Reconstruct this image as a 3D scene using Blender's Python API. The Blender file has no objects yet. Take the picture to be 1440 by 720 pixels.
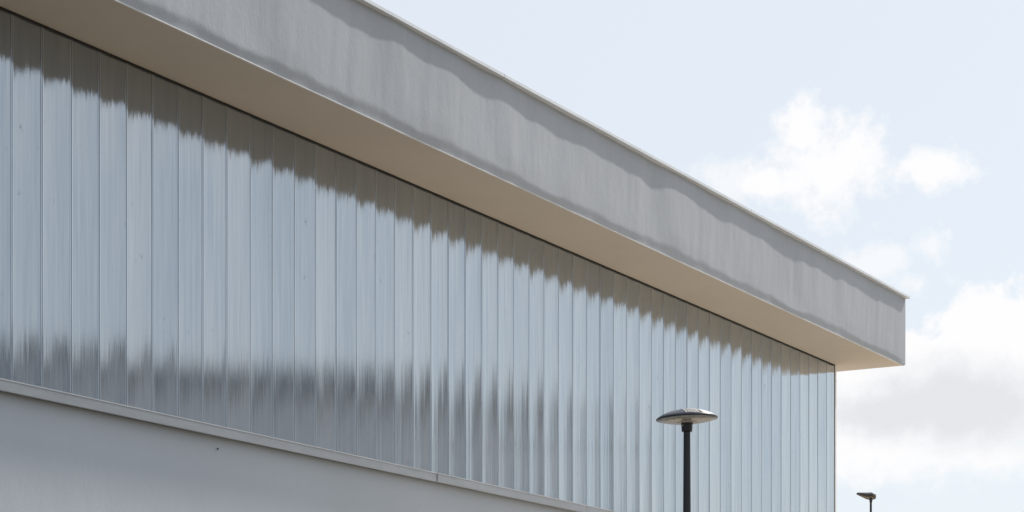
import bpy, math, random
from mathutils import Vector, noise
R = math.radians
random.seed(7)
S = bpy.context.scene
COL = S.collection

# ------------------------------------------------------------------ camera
CAMZ = 1.6
F = 3065.0
cd = bpy.data.cameras.new('camera')
cam = bpy.data.objects.new('camera', cd); COL.objects.link(cam)
cam.location = (0, 0, CAMZ); cam.rotation_euler = (R(90), 0, 0)
cd.sensor_fit = 'HORIZONTAL'; cd.sensor_width = 36; cd.lens = 36 * F / 1440
cd.shift_y = 706 / 1440
cd.clip_end = 5000; cd.clip_start = 0.1
S.camera = cam

TH = math.atan(1742 / F)
d = (math.sin(TH), math.cos(TH)); n = (math.cos(TH), -math.sin(TH))
CX, CY = 7.130, 48.2                      # right hand corner of the hall wall
ROT = math.atan2(d[1], d[0])
def xloc(u, o=0.0):                       # distance along the wall of photo column u on a plane o in front of it
    k = (u - 720) / F
    return (k * (CY + o * n[1]) - CX - o * n[0]) / (d[0] - k * d[1])
SOF = 10.30; TOPZ = 11.84; COPH = 0.064; SILLT = 5.965; SILLH = 0.13
OV = 1.33; ENDX = 0.87; LEFT = -41.0; BACK = 22.0

# ------------------------------------------------------------------ helpers
class MB:
    def __init__(s): s.v = []; s.f = []
    def quad(s, a, b, c, e):
        i = len(s.v); s.v += [a, b, c, e]; s.f.append((i, i+1, i+2, i+3))
    def box(s, x0, x1, y0, y1, z0, z1):
        i = len(s.v)
        s.v += [(x0,y0,z0),(x1,y0,z0),(x1,y1,z0),(x0,y1,z0),(x0,y0,z1),(x1,y0,z1),(x1,y1,z1),(x0,y1,z1)]
        for f in ((0,3,2,1),(4,5,6,7),(0,1,5,4),(1,2,6,5),(2,3,7,6),(3,0,4,7)): s.f.append(tuple(i+k for k in f))
    def prism(s, prof, x0, x1):            # profile of (y,z), extruded along x
        i = len(s.v); m = len(prof)
        s.v += [(x0, y, z) for y, z in prof] + [(x1, y, z) for y, z in prof]
        for k in range(m):
            s.f.append((i+k, i+(k+1) % m, i+m+(k+1) % m, i+m+k))
        s.f.append(tuple(i+k for k in reversed(range(m)))); s.f.append(tuple(i+m+k for k in range(m)))
    def lathe(s, prof, seg=64, cx=0, cy=0):
        i = len(s.v)
        for r, z in prof:
            for k in range(seg):
                a = 2*math.pi*k/seg; s.v.append((cx+r*math.cos(a), cy+r*math.sin(a), z))
        for j in range(len(prof)-1):
            for k in range(seg):
                k2 = (k+1) % seg
                s.f.append((i+j*seg+k, i+j*seg+k2, i+(j+1)*seg+k2, i+(j+1)*seg+k))
        s.f.append(tuple(i+k for k in reversed(range(seg))))
        s.f.append(tuple(i+(len(prof)-1)*seg+k for k in range(seg)))
    def build(s, name, mat, parent=None, smooth=False, bevel=0, loc=None):
        me = bpy.data.meshes.new(name); me.from_pydata(s.v, [], s.f); me.validate(); me.update()
        if mat: me.materials.append(mat)
        if smooth: me.polygons.foreach_set('use_smooth', [True]*len(me.polygons))
        o = bpy.data.objects.new(name, me); COL.objects.link(o)
        if parent: o.parent = parent
        if loc: o.location = loc
        if bevel:
            b = o.modifiers.new('bevel', 'BEVEL'); b.width = bevel; b.segments = 2; b.limit_method = 'ANGLE'
        return o
def empty(name, label, cat, loc, rz=0, group=None):
    o = bpy.data.objects.new(name, None); COL.objects.link(o); o.location = loc; o.rotation_euler = (0,0,rz)
    o.empty_display_size = .3
    o['label'] = label; o['category'] = cat
    if group: o['group'] = group
    return o

# ------------------------------------------------------------------ materials
def new_mat(name, base, rough=.7, metal=0.0, spec=.5):
    m = bpy.data.materials.new(name); m.use_nodes = True
    nt = m.node_tree; p = nt.nodes['Principled BSDF']
    p.inputs['Base Color'].default_value = (*base, 1); p.inputs['Roughness'].default_value = rough
    p.inputs['Metallic'].default_value = metal; p.inputs['Specular IOR Level'].default_value = spec
    return m, nt, p
def mapped(nt, scale, src='Object'):
    tc = nt.nodes.new('ShaderNodeTexCoord'); mp = nt.nodes.new('ShaderNodeMapping')
    mp.inputs['Scale'].default_value = scale
    nt.links.new(tc.outputs[src], mp.inputs['Vector']); return mp.outputs[0]
def noise_n(nt, vec, scale=1, detail=4, rough=.55):
    t = nt.nodes.new('ShaderNodeTexNoise'); t.inputs['Scale'].default_value = scale
    t.inputs['Detail'].default_value = detail; t.inputs['Roughness'].default_value = rough
    nt.links.new(vec, t.inputs['Vector']); return t.outputs['Fac']
def ramp(nt, fac, stops):
    r = nt.nodes.new('ShaderNodeValToRGB'); e = r.color_ramp.elements
    while len(e) < len(stops): e.new(.5)
    for k, (p, c) in enumerate(stops):
        e[k].position = p; e[k].color = (*c, 1)
    nt.links.new(fac, r.inputs[0]); return r.outputs[0]
def mixc(nt, a, b, fac, mode='MIX'):
    m = nt.nodes.new('ShaderNodeMix'); m.data_type = 'RGBA'; m.blend_type = mode
    for sock, v in ((m.inputs[0], fac), (m.inputs[6], a), (m.inputs[7], b)):
        if hasattr(v, 'is_linked') or hasattr(v, 'links'): nt.links.new(v, sock)
        elif isinstance(v, (int, float)): sock.default_value = v
        else: sock.default_value = (*v, 1)
    return m.outputs[2]
def bump(nt, p, h, strength, dist, prev=None):
    b = nt.nodes.new('ShaderNodeBump'); b.inputs['Strength'].default_value = strength
    b.inputs['Distance'].default_value = dist; nt.links.new(h, b.inputs['Height'])
    if prev: nt.links.new(prev, b.inputs['Normal'])
    nt.links.new(b.outputs[0], p.inputs['Normal']); return b.outputs[0]

def plaster(name, base, var=.04, streak=.0015, grain=.0008, rough=.9):
    m, nt, p = new_mat(name, base, rough, spec=.2)
    big = noise_n(nt, mapped(nt, (.5, .5, .35)), 1, 5, .6)
    strk = noise_n(nt, mapped(nt, (5, 5, .5)), 1, 4, .6)
    lo = tuple(c*(1-var) for c in base); hi = tuple(min(1, c*(1+var)) for c in base)
    c1 = ramp(nt, big, [(.3, lo), (.7, hi)])
    c2 = ramp(nt, strk, [(.3, (1-var*.5,)*3), (.65, (1, 1, 1))])
    nt.links.new(mixc(nt, c1, c2, 1.0, 'MULTIPLY'), p.inputs['Base Color'])
    b1 = bump(nt, p, noise_n(nt, mapped(nt, (6, 6, 3.4)), 1, 4, .6), 1, streak)
    bump(nt, p, noise_n(nt, mapped(nt, (38, 38, 22)), 1, 4, .65), 1, grain, b1)
    return m
M_FASCIA = plaster('pale_grey_render', (.455, .482, .518), .04, .0045, .0034)
M_LOWER = plaster('grey_wall_render', (.512, .556, .605), .03, .0035, .0014)
M_SOFFIT = plaster('cream_soffit_render', (.66, .605, .54), .03, .0004, .0003)
def trim(name, base, rough=.45, metal=0.0):
    m, nt, p = new_mat(name, base, rough, metal)
    g = noise_n(nt, mapped(nt, (1.3, 6, 6)), 1, 5, .6)
    nt.links.new(ramp(nt, g, [(.3, tuple(c*.9 for c in base)), (.7, tuple(min(1, c*1.06) for c in base))]), p.inputs['Base Color'])
    bump(nt, p, noise_n(nt, mapped(nt, (2, 9, 9)), 1, 2), 1, .002)
    return m
M_COPING = trim('white_painted_metal', (.72, .755, .79), .35)
M_SILL = trim('pale_grey_metal', (.47, .50, .53), .4)
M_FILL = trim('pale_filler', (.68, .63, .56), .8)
M_DARK = trim('dark_trim', (.025, .024, .024), .6)
M_CORNER = trim('corner_white_metal', (.80, .80, .80), .4)
M_ROOF = trim('grey_roof_felt', (.22, .22, .22), .9)

def cladding_mat():
    m, nt, p = new_mat('milky_cladding', (.25, .27, .29), .1)
    nt.nodes.remove(p)
    out = nt.nodes['Material Output']
    dif = nt.nodes.new('ShaderNodeBsdfDiffuse'); gl = nt.nodes.new('ShaderNodeBsdfGlossy')
    mx = nt.nodes.new('ShaderNodeMixShader')
    gl.inputs['Roughness'].default_value = .065
    oi = nt.nodes.new('ShaderNodeObjectInfo')
    # fine upright ribs, dust and water streaks
    off = nt.nodes.new('ShaderNodeVectorMath'); off.operation = 'ADD'
    tc = nt.nodes.new('ShaderNodeTexCoord')
    cmb = nt.nodes.new('ShaderNodeCombineXYZ')
    ml = nt.nodes.new('ShaderNodeMath'); ml.operation = 'MULTIPLY'; ml.inputs[1].default_value = 37.0
    nt.links.new(oi.outputs['Random'], ml.inputs[0]); nt.links.new(ml.outputs[0], cmb.inputs[0]); nt.links.new(ml.outputs[0], cmb.inputs[2])
    nt.links.new(tc.outputs['Object'], off.inputs[0]); nt.links.new(cmb.outputs[0], off.inputs[1])
    def mp(sc):
        q = nt.nodes.new('ShaderNodeMapping'); q.inputs['Scale'].default_value = sc
        nt.links.new(off.outputs[0], q.inputs['Vector']); return q.outputs[0]
    ribs = noise_n(nt, mp((44, 0, .16)), 1, 3, .7)
    wide = noise_n(nt, mp((9, 0, .15)), 1, 2, .5)
    dust = noise_n(nt, mp((16, 1, .5)), 1, 6, .65)
    scuff = noise_n(nt, mp((7, 1, 3.2)), 1, 8, .7)
    c1 = ramp(nt, dust, [(.30, (.075, .09, .105)), (.70, (.155, .17, .19))])
    c2 = ramp(nt, scuff, [(.29, (.35, .34, .33)), (.37, (1, 1, 1))])
    nt.links.new(mixc(nt, c1, c2, 1.0, 'MULTIPLY'), dif.inputs['Color'])
    g1 = ramp(nt, dust, [(.30, (.76, .84, .91)), (.70, (.95, .985, 1.0))])
    c3 = ramp(nt, scuff, [(.29, (.66, .66, .66)), (.37, (1, 1, 1))])
    tint = ramp(nt, oi.outputs['Random'], [(0, (.87, .90, .93)), (1, (1, 1, 1))])
    nt.links.new(mixc(nt, mixc(nt, g1, c3, 1.0, 'MULTIPLY'), tint, 1.0, 'MULTIPLY'), gl.inputs['Color'])
    b1 = nt.nodes.new('ShaderNodeBump'); b1.inputs['Distance'].default_value = .0012; b1.inputs['Strength'].default_value = 1
    nt.links.new(ribs, b1.inputs['Height'])
    b2 = nt.nodes.new('ShaderNodeBump'); b2.inputs['Distance'].default_value = .0034; b2.inputs['Strength'].default_value = 1
    nt.links.new(wide, b2.inputs['Height']); nt.links.new(b1.outputs[0], b2.inputs['Normal'])
    nt.links.new(b2.outputs[0], gl.inputs['Normal'])
    lw_ = nt.nodes.new('ShaderNodeLayerWeight'); lw_.inputs['Blend'].default_value = .5
    pw = nt.nodes.new('ShaderNodeMath'); pw.operation = 'POWER'; pw.inputs[1].default_value = 2.2
    ma = nt.nodes.new('ShaderNodeMath'); ma.operation = 'MULTIPLY_ADD'; ma.inputs[1].default_value = .62; ma.inputs[2].default_value = .385; ma.use_clamp = True
    nt.links.new(lw_.outputs['Facing'], pw.inputs[0]); nt.links.new(pw.outputs[0], ma.inputs[0]); nt.links.new(ma.outputs[0], mx.inputs[0])
    nt.links.new(dif.outputs[0], mx.inputs[1]); nt.links.new(gl.outputs[0], mx.inputs[2])
    nt.links.new(mx.outputs[0], out.inputs[0])
    return m
M_PANEL = cladding_mat()
M_SEAM, _nt, _p = new_mat('seam_profile', (.42, .47, .52), .10, .72)
_p.inputs['Specular IOR Level'].default_value = 1.0
M_SEAM.node_tree.links.new(ramp(_nt, noise_n(_nt, mapped(_nt, (4, 4, .6)), 1, 4), [(.3, (.56, .61, .66)), (.7, (.66, .71, .76))]), _p.inputs['Base Color'])

# ------------------------------------------------------------------ the hall
hall = empty('sports_hall', 'long hall clad in milky upright panels under a deep grey overhanging fascia', 'building', (CX, CY, 0), ROT)

def sstep(a, b, x):
    t = max(0, min(1, (x-a)/(b-a))); return t*t*(3-2*t)
def nz(x, z, s): return noise.noise(Vector((x, z, s)))
# sheet of slightly uneven render: local x along the wall, z up, -y outward
def render_sheet(name, mat, x0, x1, z0, z1, o, hfun, step=.035, back=.12):
    nx = int((x1-x0)/step)+1; nzv = max(3, int((z1-z0)/step)+1)
    vs = []; fs = []
    for i in range(nx+1):
        x = x0+(x1-x0)*i/nx
        for j in range(nzv+1):
            z = z0+(z1-z0)*j/nzv
            vs.append((x, -(o+hfun(x, z-z0, z1-z0)), z))
    for i in range(nx):
        for j in range(nzv):
            a = i*(nzv+1)+j; fs.append((a, a+nzv+1, a+nzv+2, a+1))
    m = MB(); m.v = vs; m.f = fs
    return m
def h_fascia(x, z, H):
    ph = x/2.9+.30*nz(x*.23, 0, 31)+.10*z; fr = ph-math.floor(ph); k = math.floor(ph)
    saw = (sstep(0, .30, fr)-fr)*(1+.7*nz(k*1.7, 0, 4.4))
    h = .019*saw + .012*nz(x*.31+4.1, z*.2, 1.3) + .007*nz(x*.95-z*.3, z*.25, 5.2) + .0075*nz(x*1.9-z*.5, z*.3, 9.7) + .0034*nz(x*4.6-z*.5, z*.5, 2.2) + .0012*nz(x*11, z*1.5, 8.2)
    h *= 1.35*sstep(-.1, .45, z)*sstep(-.3, 1.2, ENDX-x)
    w = .15 + .08*nz(x*.8, 0, 7.7) + .05*nz(x*2.6, 0, 3.3)         # drip edge: the foot of the render pulls back
    h -= .030*(1-sstep(0, max(.06, w), z))*sstep(0, .6, ENDX-x)
    return h
fm = render_sheet('fascia', M_FASCIA, LEFT-ENDX, ENDX, SOF, TOPZ-COPH+.004, OV, h_fascia)
fas = fm.build('fascia', M_FASCIA, hall, smooth=True)
fe = MB()   # end returns and back of the roof edge
fe.box(LEFT-ENDX+.004, ENDX-.004, -OV+.09, -OV+.25, SOF+.012, TOPZ-COPH)
fe.box(ENDX-.25, ENDX-.003, -OV+.25, BACK+OV, SOF+.004, TOPZ-COPH)
fe.box(LEFT-ENDX, LEFT-ENDX+.25, -OV+.25, BACK+OV, SOF+.004, TOPZ-COPH)
fe.box(LEFT-ENDX+.25, ENDX-.25, BACK+OV-.25, BACK+OV, SOF+.004, TOPZ-COPH)
fe.build('roof_edge', M_FASCIA, hall)
# end return face of the fascia, closing the corner
ce = MB(); ce.box(ENDX-.02, ENDX-.0005, -OV+.02, -OV+.25, SOF+.006, TOPZ-COPH-.002); ce.build('fascia_end', M_FASCIA, hall)

sm = MB(); sm.box(LEFT-ENDX+.004, ENDX-.004, -OV+.057, BACK+OV-.01, SOF-.0, SOF+.10); sm.build('soffit', M_SOFFIT, hall)
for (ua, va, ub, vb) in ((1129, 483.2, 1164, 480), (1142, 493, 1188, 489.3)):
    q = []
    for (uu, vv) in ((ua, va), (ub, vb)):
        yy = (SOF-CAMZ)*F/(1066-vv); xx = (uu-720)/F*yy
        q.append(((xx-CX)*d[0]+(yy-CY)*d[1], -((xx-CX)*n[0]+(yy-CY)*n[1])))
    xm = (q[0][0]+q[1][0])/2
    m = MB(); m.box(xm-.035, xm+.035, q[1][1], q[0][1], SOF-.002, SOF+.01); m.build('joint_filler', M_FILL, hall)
# edge bead along the soffit
bd = MB(); bd.box(LEFT-ENDX, ENDX-.002, -OV+.027, -OV+.056, SOF-.006, SOF+.006); bd.build('edge_bead', M_CORNER, hall, bevel=.003)
rf = MB(); rf.box(LEFT-ENDX+.2, ENDX-.2, -OV+.2, BACK+OV-.2, TOPZ-.45, TOPZ-.35); rf.build('roof', M_ROOF, hall)

# coping in lengths, front lip overhangs the render
cj = [xloc(u, OV) for u in (543, 702, 950, 1050)]
cuts = sorted(cj)
x = cuts[0]
while x > LEFT: x -= 3.9; cuts.insert(0, x)
cuts[0] = LEFT-ENDX-.05
cuts += [ENDX+.035]
for k in range(len(cuts)-1):
    m = MB(); dz = random.uniform(-.002, .002); dy = random.uniform(-.002, .002)
    y0 = -OV-.098+dy
    m.prism([(y0, TOPZ-COPH+dz-.0), (y0+.003, TOPZ-.012+dz), (y0+.02, TOPZ+dz), (-OV+.34, TOPZ-.02+dz), (-OV+.34, TOPZ-COPH+dz), (y0+.004, TOPZ-COPH+dz)], cuts[k]+.004, cuts[k+1]-.004)
    m.build('coping', M_COPING, hall, bevel=.0015)
m = MB(); m.box(ENDX-.3, ENDX+.032, -OV+.342, BACK+OV, TOPZ-COPH, TOPZ-.004); m.build('coping', M_COPING, hall)

# cladding panels, each slightly dished between its seams
PITCH = .5152; X1 = -.46
npan = 0
def panel(xa, xb):
    z0 = SILLT-.02; z1 = SOF-.035
    xc = (xa+xb)/2; w = xb-xa
    dish = .0058+random.uniform(-.0022, .0022); twist = random.uniform(-.0022, .0022)
    nxp = 20; nzp = 16; ph = random.uniform(0, 50)
    m = MB()
    for i in range(nxp+1):
        s = -1+2*i/nxp; X = s*w/2
        for j in range(nzp+1):
            z = z0+(z1-z0)*j/nzp
            y = dish*(1-s*s)*(w/.515)**2 + twist*s + .0007*nz(s*1.2+ph, z*.5, 3)
            m.v.append((X, y, z))
    for i in range(nxp):
        for j in range(nzp):
            a = i*(nzp+1)+j; m.f.append((a, a+nzp+1, a+nzp+2, a+1))
    e = len(m.v)  # folded edges going back
    for s in (-1, 1):
        m.quad((s*w/2, 0, z0), (s*w/2, 0, z1), (s*w/2, .04, z1), (s*w/2, .04, z0))
    return m.build('cladding_panel', M_PANEL, hall, smooth=True, loc=(xc, 0, 0))
g = .030
edges = [0-.02, X1]
x = X1
while x > LEFT: x -= PITCH; edges.append(x)
for k in range(len(edges)-1):
    xb, xa = edges[k], edges[k+1]
    po = panel(xa+g/2, xb-g/2 if k else xb)
    sx = xa-po.location.x
    sm_ = MB(); sm_.prism([(-.004, 0), (-.004, 0)], 0, 0) if False else None
    # standing seam: narrow rounded rib with a shadow gap on each side
    z0 = SILLT-.02; z1 = SOF-.035
    pr = [(.0, .030), (.0, -.004), (.001, -.005), (.013, -.005), (.014, -.004), (.014, .03)]
    i0 = len(sm_.v); L = len(pr)
    sm_.v += [(sx+a, b, z0) for a, b in pr] + [(sx+a, b, z1) for a, b in pr]
    for q in range(L-1): sm_.f.append((i0+q, i0+q+1, i0+L+q+1, i0+L+q))
    i0 = len(sm_.v); pr = [(-.024, .001), (-.024, -.003), (-.0225, -.004), (-.0125, -.004), (-.011, -.003), (-.011, .03)]
    sm_.v += [(sx+a, b, z0) for a, b in pr] + [(sx+a, b, z1) for a, b in pr]
    for q in range(L-1): sm_.f.append((i0+q, i0+q+1, i0+L+q+1, i0+L+q))
    sm_.build('seam', M_SEAM, po)
bk = MB(); bk.box(LEFT, -.03, .045, .35, 0.0, SOF-.002); bk.build('inner_wall', M_DARK, hall)
# dark channel at the head and the corner
m = MB(); m.box(LEFT, -.002, -.012, .044, SOF-.035, SOF-.003); m.build('head_channel', M_DARK, hall)
m = MB(); m.box(-.018, .006, -.006, .044, SILLT-.02, SOF-.036); m.build('corner_channel', M_DARK, hall)
m = MB(); m.box(.0065, .09, -.012, .3, 0, SOF-.003); cf = m.build('corner_flashing', M_CORNER, hall, bevel=.004)
m = MB(); m.box(.086, .125, .0, .04, 9.92, 9.97); m.build('clip', M_DARK, cf)
# side and rear walls
m = MB(); m.box(-.30, .05, .31, BACK, 0, SOF-.004); m.build('side_wall', M_LOWER, hall)
m = MB(); m.box(LEFT, LEFT+.3, .36, BACK, 0, SOF-.004); m.build('side_wall', M_LOWER, hall)
m = MB(); m.box(LEFT+.3, -.3, BACK-.3, BACK-.002, 0, SOF-.004); m.build('rear_wall', M_LOWER, hall)

# lower wall
def h_low(x, z, H):
    return .013*nz(x*.28+9, z*.25, 11.3)+.004*nz(x*.9, z*.6, 15.2)+.001*nz(x*3, z*2, 8)
lw = render_sheet('lower_wall', M_LOWER, LEFT, 0.02, 0, SILLT-SILLH+.01, .0, h_low, .07)
low = lw.build('lower_wall', M_LOWER, hall, smooth=True)
m = MB(); m.box(LEFT+.01, .019, .025, .044, 0.0, SILLT-SILLH); m.build('lower_wall_core', M_LOWER, hall)
# small fixing in the lower wall
xp = xloc(308, .04)
m = MB(); m.lathe([(.012, 0), (.014, .006), (.008, .014)], 12)
m.v = [(xp+a, -.015-c, 5.33+b) for a, b, c in m.v]; m.build('wall_fixing', M_DARK, low)
zz = CAMZ + (1066-631)/F*(CY+xp*d[1]+.05*n[1])
bpy.data.objects['wall_fixing'].location.z = zz-5.33

# sill in lengths; the whiter front lip paints in the sunlit top edge
sj = sorted(xloc(u, .12) for u in (343, 615, 671, 825))
x = sj[0]
while x > LEFT: x -= 4.7; sj.insert(0, x)
sj[0] = LEFT; x = sj[-1]
while x < -4.5: x += 3.6; sj.append(x)
sj.append(.03)
for k in range(len(sj)-1):
    xm = (sj[k]+sj[k+1])/2
    dy = random.uniform(-.004, .004); dz = random.uniform(-.002, .002)
    if sj[k] > xloc(600, .12): dy -= .012
    y0 = -.115+dy; zt = SILLT+dz
    m = MB(); m.prism([(y0, SILLT-SILLH+dz), (y0, zt-.008), (y0-.006, zt-.005), (y0-.006, zt+.002), (-.02, zt+.02), (-.02, zt), (y0+.01, zt-.014), (y0+.01, SILLT-SILLH+.006+dz), (-.06, SILLT-SILLH+.006+dz), (-.06, SILLT-SILLH+dz)], sj[k]+.003, sj[k+1]-.003)
    sl = m.build('sill', M_SILL, hall)
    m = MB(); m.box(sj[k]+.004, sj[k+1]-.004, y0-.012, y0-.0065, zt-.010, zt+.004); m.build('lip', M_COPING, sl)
m = MB(); m.box(LEFT+.02, .0, -.06, -.012, SILLT-SILLH+.012, SILLT-.005); m.build('sill_core', M_DARK, hall)

# ------------------------------------------------------------------ near lamp
def P(u, Y): return ((u-720)/F*Y, Y)
def Zv(v, Y): return CAMZ+(1066-v)/F*Y
M_LAMP = trim('dark_painted_metal', (.014, .015, .019), .42)
M_LAMPTOP = trim('glossy_dark_housing', (.022, .028, .05), .38, 0)
M_LAMPTOP.node_tree.nodes['Principled BSDF'].inputs['IOR'].default_value = 1.6
ml, nt, p = new_mat('frosted_lens', (.62, .62, .60), .25)
nt.links.new(ramp(nt, noise_n(nt, mapped(nt, (30, 30, 30)), 1, 3), [(.35, (.48, .48, .46)), (.65, (.72, .72, .70))]), p.inputs['Base Color'])
M_FIN = trim('pale_fin_metal', (.80, .77, .74), .35)
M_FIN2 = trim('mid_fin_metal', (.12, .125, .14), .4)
YL = 21.6; lx, ly = P(966, YL)
lamp = empty('street_lamp', 'dark lamp post with a shallow ribbed dome head in front of the clad wall', 'street lamp', (lx, ly, 0))
zr = Zv(589.5, YL); hr = 43.3/F*YL
m = MB(); m.lathe([(.115, 0), (.115, .03), (.062, .05), (.058, 1.0), (.0335, zr-.11)], 32); m.build('pole', M_LAMP, lamp, smooth=False)
m = MB(); m.lathe([(.050, zr-.125), (.052, zr-.12), (.060, zr-.02), (.060, zr-.004)], 32); m.build('collar', M_LAMP, lamp, bevel=.003)
head_tilt = (0, R(-2.2), 0)
m = MB(); prof = [(hr-.012, -.004), (hr, .0), (hr, .010)]
for k in range(1, 13):
    t = 1-k/12*.98; prof.append((hr*t, .010+.080*(1-t**2.7)))
m.lathe(prof, 72); hd = m.build('housing', M_LAMPTOP, lamp, smooth=True, loc=(0, 0, zr)); hd.rotation_euler = head_tilt
m = MB(); m.lathe([(.05, -.034), (.12, -.033), (hr*.72, -.022), (hr-.014, -.0045)], 72); ln = m.build('lens', ml, lamp, smooth=True, loc=(0, 0, zr)); ln.rotation_euler = head_tilt
def dome_z(r):
    return .010+.080*(1-min(1, r/hr)**2.7)
def dome_patch(xa, xb, rin, rout, lift, mat, name):    # thin plate following the dome between two x limits, on the near side
    m = MB(); na = 26; nb = 10
    def ring(z_off):
        i = len(m.v)
        for a in range(na+1):
            for b in range(nb+1):
                rr = hr*(rin+(rout-rin)*b/nb); x0 = xa*(rr/hr) if xa > 0 else xa
                x1 = min(xb, rr*.999); x0 = min(x0, x1)
                xx = x0+(x1-x0)*a/na; yy = -math.sqrt(max(0, rr*rr-xx*xx)); m.v.append((xx, yy, dome_z(rr)+z_off))
        return i
    i0 = ring(lift); i1 = ring(-.004)
    for a in range(na):
        for b in range(nb):
            k = a*(nb+1)+b; q = (k, k+1, k+nb+2, k+nb+1)
            m.f.append(tuple(i0+w for w in q)); m.f.append(tuple(i1+w for w in reversed(q)))
    for a in range(na):
        k = a*(nb+1); m.f.append((i0+k, i0+k+nb+1, i1+k+nb+1, i1+k)); k += nb; m.f.append((i0+k+nb+1, i0+k, i1+k, i1+k+nb+1))
    return m.build(name, mat, hd, smooth=False)
dome_patch(-.045, .128, .45, .95, .0012, M_DARK, 'slot_plate')
dome_patch(.150, .4, .42, .965, .0022, trim('pale_glare_paint', (.80, .79, .77), .3), 'glare_plate')  # pale plate added to stand for sun glare on the right of the dome
# ribbed cooling slots on the front of the dome: slanted bright ribs with dark gaps
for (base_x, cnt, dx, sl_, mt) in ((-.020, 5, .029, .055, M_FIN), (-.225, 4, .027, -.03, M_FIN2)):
    for k in range(cnt):
        m = MB(); pts = []
        for q in range(22):
            yy = -.285+.235*q/21
            xx = base_x+dx*k - sl_*max(0, (yy+.285)/.12)**.7*.5
            rr = math.hypot(xx, yy)
            if rr < hr*.965: pts.append((xx, yy, dome_z(rr)))
        for a, b in zip(pts[:-1], pts[1:]):
            i = len(m.v)
            for pp in (a, b):
                m.v += [(pp[0]-.0058, pp[1], pp[2]-.004), (pp[0]-.0058, pp[1], pp[2]+.005), (pp[0]+.0058, pp[1], pp[2]+.005), (pp[0]+.0058, pp[1], pp[2]-.004)]
            for q in range(4): m.f.append((i+q, i+(q+1) % 4, i+4+(q+1) % 4, i+4+q))
            m.f.append((i, i+1, i+2, i+3)); m.f.append((i+7, i+6, i+5, i+4))
        m.build('rib', mt, hd)
m = MB(); m.lathe([(.062, -.0335), (.062, -.040), (.10, -.040), (.10, -.0335)], 40); m.build('mounting_ring', M_FIN, ln)
for k in range(4):
    a = math.pi/4+k*math.pi/2
    m = MB(); m.lathe([(.0045, 0), (.006, .002), (.006, .006)], 10); m.v = [(.061*math.cos(a)+p_[0], .061*math.sin(a)+p_[1], zr-.07+p_[2]) for p_ in m.v]; m.build('bolt', M_FIN, lamp)

# ------------------------------------------------------------------ far lamp
YF = 60.0; fx, fy = P(1224.6, YF)
flamp = empty('street_lamp', 'distant thin lamp post with a flat wedge head against the cloud', 'street lamp', (fx, fy, 0))
zf = Zv(700.5, YF)
M_FAR = trim('brown_dark_metal', (.05, .045, .04), .45)
m = MB(); m.lathe([(.11, 0), (.11, .04), (.06, .06), (.030, zf-.12), (.040, zf-.1), (.040, zf-.02), (.028, zf+.01)], 20); m.build('pole', M_LAMP, flamp)
pl = [(-.41, -.02, .10), (-.15, -.16, .0), (.04, -.17, .0), (.13, -.10, .01), (.15, .06, .02), (.05, .17, .03), (-.10, .15, .05)]
m = MB(); L = len(pl)
m.v = [(a, b, c-.005-(b)*.40) for a, b, c in pl]+[(a*.93+(.0), b*.85, c+.045-(b)*.40+(.0)) for a, b, c in pl]+[(a*.45, b*.4, c*.5+.085-(b)*.40) for a, b, c in pl]
for r in range(2):
    for q in range(L): m.f.append((r*L+q, r*L+(q+1) % L, (r+1)*L+(q+1) % L, (r+1)*L+q))
m.f.append(tuple(reversed(range(L)))); m.f.append(tuple(range(2*L, 3*L)))
m.build('lamp_head', M_FAR, flamp, bevel=.004, loc=(0, 0, zf))
m = MB(); m.v = [(a*.72-.02, b*.72, c*.72-.012-b*.18) for a, b, c in pl]+[(a*.72-.02, b*.72, c*.72+.01-b*.18) for a, b, c in pl]
for q in range(L): m.f.append((q, (q+1) % L, L+(q+1) % L, L+q))
m.f.append(tuple(reversed(range(L)))); m.f.append(tuple(range(L, 2*L)))
m.build('lens', trim('amber_lens', (.15, .12, .085), .5), flamp, loc=(0, 0, zf))

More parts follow.
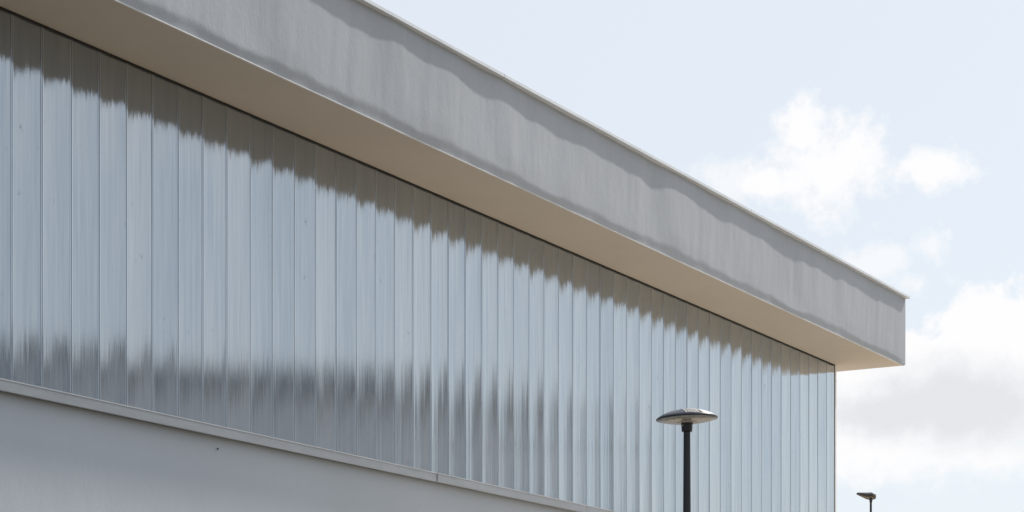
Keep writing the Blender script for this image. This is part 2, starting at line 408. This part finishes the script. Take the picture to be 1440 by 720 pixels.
# ------------------------------------------------------------------ bare treetop beyond the hall
M_BARK = trim('grey_bark', (.16, .14, .12), .9)
ml2, nt2, p2 = new_mat('young_leaf', (.10, .12, .05), .6)
rt = random.Random(5)
def bare_tree(u, v, Y):
    x, y = P(u, Y); top = Zv(v, Y)
    t = empty('bare_tree', 'nearly bare treetop whose twigs just reach the bottom right corner', 'tree', (x, y, 0))
    tr = MB(); cr = MB(); lf = MB()
    def seg(m, a, b, ra, rb, k=6):
        ax = (b-a).normalized(); e1 = ax.orthogonal().normalized(); e2 = ax.cross(e1); i = len(m.v)
        for c, rr in ((a, ra), (b, rb)):
            for q in range(k):
                w = 2*math.pi*q/k; m.v.append(tuple(c+e1*rr*math.cos(w)+e2*rr*math.sin(w)))
        for q in range(k): m.f.append((i+q, i+(q+1) % k, i+k+(q+1) % k, i+k+q))
    def grow(m, a, dr, L, r_, dep):
        nseg = 3; p = a
        for q in range(nseg):
            dr = (dr+Vector((rt.uniform(-.14, .14), rt.uniform(-.14, .14), rt.uniform(-.03, .12)))).normalized()
            b = p+dr*(L/nseg); r2 = r_*(.82); seg(m, p, b, r_, r2, 8 if dep > 3 else 4); p = b; r_ = r2
            if dep > 0 and (q > 0 or dep < 4):
                for _ in range(1 if dep < 3 else 2):
                    dd = (dr+Vector((rt.uniform(-.9, .9), rt.uniform(-.9, .9), rt.uniform(-.1, .6)))).normalized()
                    grow(cr, p, dd, L*rt.uniform(.5, .72), r_*.55, dep-1)
            if dep < 2 and p.z < 6.2:
                c = p+Vector((rt.uniform(-.1, .1), rt.uniform(-.1, .1), 0)); e = .05
                lf.quad(tuple(c), tuple(c+Vector((e, rt.uniform(-e, e), e))), tuple(c+Vector((e*1.6, 0, rt.uniform(-e, e)*2))), tuple(c+Vector((e, e, -e))))
    grow(tr, Vector((0, 0, 0)), Vector((0, 0, 1)), 4.4, .16, 5)
    zmax = max(q[2] for q in cr.v); f = top/zmax
    for m in (tr, cr, lf): m.v = [(a*f, b*f, c*f) for a, b, c in m.v]
    xi = max(cr.v, key=lambda q: q[2]); t.location.x -= xi[0]; t.location.y -= xi[1]
    tr.build('trunk', M_BARK, t); c = cr.build('branches', M_BARK, t); lf.build('leaves', ml2, c)
bare_tree(1436, 713, 75)

# ------------------------------------------------------------------ building across the yard (seen mirrored in the cladding)
M_BRICK = plaster('brown_grey_render', (.74, .77, .83), .08)
M_PALE = plaster('pale_wing_render', (.62, .62, .62), .05)
mg, nt, p = new_mat('window_glass', (.03, .04, .05), .06); p.inputs['Specular IOR Level'].default_value = .8
def loc2w(x, o): return (CX+x*d[0]+o*n[0], CY+x*d[1]+o*n[1], 0)
O0 = 22.0
ob = empty('office_block', 'brown grey office block across the yard mirrored faintly in the panels', 'building', loc2w(0, O0), ROT)
# local here: x along, -y away from the hall
blocks = [(-2.2, 10.0, 12.5, M_BRICK), (10.01, 27.5, 13.2, M_BRICK), (27.51, 44.0, 10.6, M_PALE)]
m = MB(); m.box(14.0, 26.0, -13, -.4, 13.5, 14.7); m.build('top_storey', M_PALE, ob)
for (a, b, h, mt) in blocks:
    m = MB(); m.box(a, b, -14, 0, 0, h); m.build('wall', mt, ob)
    m = MB(); m.box(a-.15 if a < 0 else a, b, -14.15, .15, h, h+.28); m.build('roof', M_COPING if mt is M_PALE else M_ROOF, ob)
    for fl in range(int(h//3.4)):
        xx = a+1.0
        while xx+1.6 < b-.5:
            m = MB(); m.box(xx, xx+1.6, .004, .05, 1.0+fl*3.4, 2.7+fl*3.4); w = m.build('window_frame', M_DARK, ob)
            m = MB(); m.box(xx+.08, xx+1.52, .051, .056, 1.08+fl*3.4, 2.62+fl*3.4); m.build('pane', mg, w)
            xx += 2.9

# ------------------------------------------------------------------ ground
def ground_mat(name, a, b, s, bmp):
    m, nt, p = new_mat(name, a, .95, spec=.1)
    nt.links.new(ramp(nt, noise_n(nt, mapped(nt, (s, s, s)), 1, 7, .65), [(.3, a), (.7, b)]), p.inputs['Base Color'])
    bump(nt, p, noise_n(nt, mapped(nt, (s*12,)*3), 1, 4), 1, bmp); return m
m = MB(); m.quad((-3000, -3000, 0), (3000, -3000, 0), (3000, 3000, 0), (-3000, 3000, 0))
go = m.build('ground', ground_mat('grass_ground', (.085, .072, .055), (.13, .112, .085), .2, .01)); go['kind'] = 'structure'
m = MB()
c = [loc2w(-19, .25), loc2w(-19, 21.5), loc2w(46, 21.5), loc2w(46, .25)]
m.quad(*[(q[0], q[1], .012) for q in c])
c = [loc2w(.3, .25), loc2w(46, .25), loc2w(46, -30), loc2w(.3, -30)]
m.quad(*[(q[0], q[1], .012) for q in c])
yo = m.build('bounce_paving', ground_mat('warm_bounce_paving', (.50, .43, .34), (.58, .50, .40), .6, .003)); yo['kind'] = 'structure'  # unseen pale paving, added to bounce warm light onto the soffit's right end

# ------------------------------------------------------------------ light
ELEV = 48.0
la, lo = math.cos(R(ELEV)), .18
al = math.sqrt(la*la-lo*lo)
SUN = Vector((d[0]*al+n[0]*lo, d[1]*al+n[1]*lo, math.sin(R(ELEV))))
sd = bpy.data.lights.new('sun', 'SUN'); sd.energy = 3.7; sd.angle = R(1.5); sd.color = (1, .94, .86)
so = bpy.data.objects.new('sun', sd); COL.objects.link(so); so.location = (30, 60, 60)
so.rotation_euler = SUN.to_track_quat('Z', 'Y').to_euler()

W = bpy.data.worlds.new('World'); S.world = W; W.use_nodes = True
nt = W.node_tree; bg = nt.nodes['Background']; bg.inputs['Strength'].default_value = .12
sky = nt.nodes.new('ShaderNodeTexSky'); sky.sky_type = 'NISHITA'; sky.sun_disc = False
sky.sun_elevation = R(ELEV); sky.sun_rotation = math.atan2(SUN.x, SUN.y)
sky.air_density = 1.0; sky.dust_density = 1.5; sky.ozone_density = 1.0
def mth(op, a, b=None, c=None, clamp=False):
    q = nt.nodes.new('ShaderNodeMath'); q.operation = op; q.use_clamp = clamp
    for k, v in enumerate((a, b, c)):
        if v is None: continue
        if isinstance(v, (int, float)): q.inputs[k].default_value = v
        else: nt.links.new(v, q.inputs[k])
    return q.outputs[0]
tc = nt.nodes.new('ShaderNodeTexCoord'); sp = nt.nodes.new('ShaderNodeSeparateXYZ'); nt.links.new(tc.outputs['Generated'], sp.inputs[0])
X, Y_, Z = sp.outputs
az = mth('ARCTAN2', X, Y_); el = mth('ARCSINE', Z)
def ae(u, v):
    k = (u-720)/F; a = math.atan(k); return a, math.atan((1066-v)/F*math.cos(a))
def wnoise(scale, detail, rough, offs=(0, 0, 0), zs=1.0):
    q = nt.nodes.new('ShaderNodeMapping'); q.inputs['Location'].default_value = offs; q.inputs['Scale'].default_value = (1, 1, zs)
    nt.links.new(tc.outputs['Generated'], q.inputs['Vector']); return noise_n(nt, q.outputs[0], scale, detail, rough)
nA = wnoise(34, 8, .60); nB = wnoise(9, 5, .55, (3, 1, 7), 1.6); nC = wnoise(90, 5, .6, (5, 5, 1))
def blob(u, v, ru, rv):
    a, e = ae(u, v)
    dx = mth('MULTIPLY', mth('SUBTRACT', az, a), F/ru); dy = mth('MULTIPLY', mth('SUBTRACT', el, e), F/rv)
    r2 = mth('ADD', mth('MULTIPLY', dx, dx), mth('MULTIPLY', dy, dy))
    return mth('SUBTRACT', 1.0, mth('SQRT', r2))
def merged(lst, wA, wC):
    m_ = None
    for b in lst:
        q = blob(*b); m_ = q if m_ is None else mth('SMOOTH_MAX', m_, q, .12)
    return mth('ADD', m_, mth('ADD', mth('MULTIPLY', mth('SUBTRACT', nA, .5), wA), mth('MULTIPLY', mth('SUBTRACT', nC, .5), wC)))
def smooth(x, lo_, hi_):
    q = nt.nodes.new('ShaderNodeMapRange'); q.interpolation_type = 'SMOOTHSTEP'
    q.inputs[1].default_value = lo_; q.inputs[2].default_value = hi_; nt.links.new(x, q.inputs[0]); return q.outputs[0]
mA = smooth(merged([(1165, 240, 100, 62), (1200, 225, 66, 56), (1130, 185, 36, 40), (1075, 258, 40, 30), (1312, 235, 60, 32)], 1.7, 2.0), -.2, .65)
mB = smooth(merged([(1385, 470, 88, 58), (1330, 520, 90, 58), (1215, 510, 80, 52), (1265, 500, 55, 40), (1440, 530, 110, 110), (1330, 585, 190, 65), (1230, 590, 140, 80)], 1.2, 1.5), -.12, .32)
mC = smooth(merged([(1260, 640, 190, 42), (1380, 640, 110, 30), (1060, 590, 160, 60)], 1.5, 1.5), -.4, .8)
mk = mth('MULTIPLY', mth('MAXIMUM', mth('MAXIMUM', mA, mB), mC), .95)
ws = None
for b in [(1312, 345, 34, 34), (1240, 368, 60, 24), (1290, 400, 50, 24), (1040, 255, 60, 40)]:
    q = blob(*b); ws = q if ws is None else mth('SMOOTH_MAX', ws, q, .18)
ws = smooth(mth('ADD', ws, mth('ADD', mth('MULTIPLY', mth('SUBTRACT', nA, .5), 2.6), mth('MULTIPLY', mth('SUBTRACT', nC, .5), 2.6))), -.1, 1.0)
mk = mth('MAXIMUM', mk, mth('MULTIPLY', ws, .62))
# clouds over the rest of the sky, away from this part of it
da = mth('ABSOLUTE', mth('SUBTRACT', az, R(0))); away = smooth(da, R(17), R(24))
gen = mth('MULTIPLY', smooth(mth('ADD', nB, mth('MULTIPLY', mth('SUBTRACT', nA, .5), .35)), .50, .64), away)
mk = mth('MAXIMUM', mk, gen)
# underside of the big cloud is a little greyer
gb = mth('SMOOTH_MAX', blob(1360, 568, 150, 62), blob(1255, 585, 130, 34), .2)
greym = smooth(mth('ADD', gb, mth('ADD', mth('MULTIPLY', mth('SUBTRACT', nA, .5), 1.6), mth('MULTIPLY', mth('SUBTRACT', nC, .5), .8))), -.5, .7)
cc = mixc(nt, (8.35, 8.3, 8.35), (6.55, 6.65, 6.9), greym)
dt = nt.nodes.new('ShaderNodeVectorMath'); dt.operation = 'DOT_PRODUCT'
nt.links.new(tc.outputs['Generated'], dt.inputs[0]); dt.inputs[1].default_value = SUN
vf = nt.nodes.new('ShaderNodeMapRange'); vf.inputs[1].default_value = .20; vf.inputs[2].default_value = .62
vf.inputs[3].default_value = .22; vf.inputs[4].default_value = .78; nt.links.new(dt.outputs['Value'], vf.inputs[0])
veil = mixc(nt, sky.outputs[0], (7.2, 7.65, 8.05), vf.outputs[0])
nt.links.new(mixc(nt, veil, cc, mk), bg.inputs['Color'])
try: W.cycles.sampling_method = 'MANUAL'; W.cycles.sample_map_resolution = 1024
except Exception: pass

vs = S.view_settings; S.display_settings.display_device = 'sRGB'
vs.view_transform = 'Standard'; vs.look = 'None'; vs.exposure = 0.0; vs.gamma = 1; vs.use_curve_mapping = False
S.cycles.max_bounces = 8
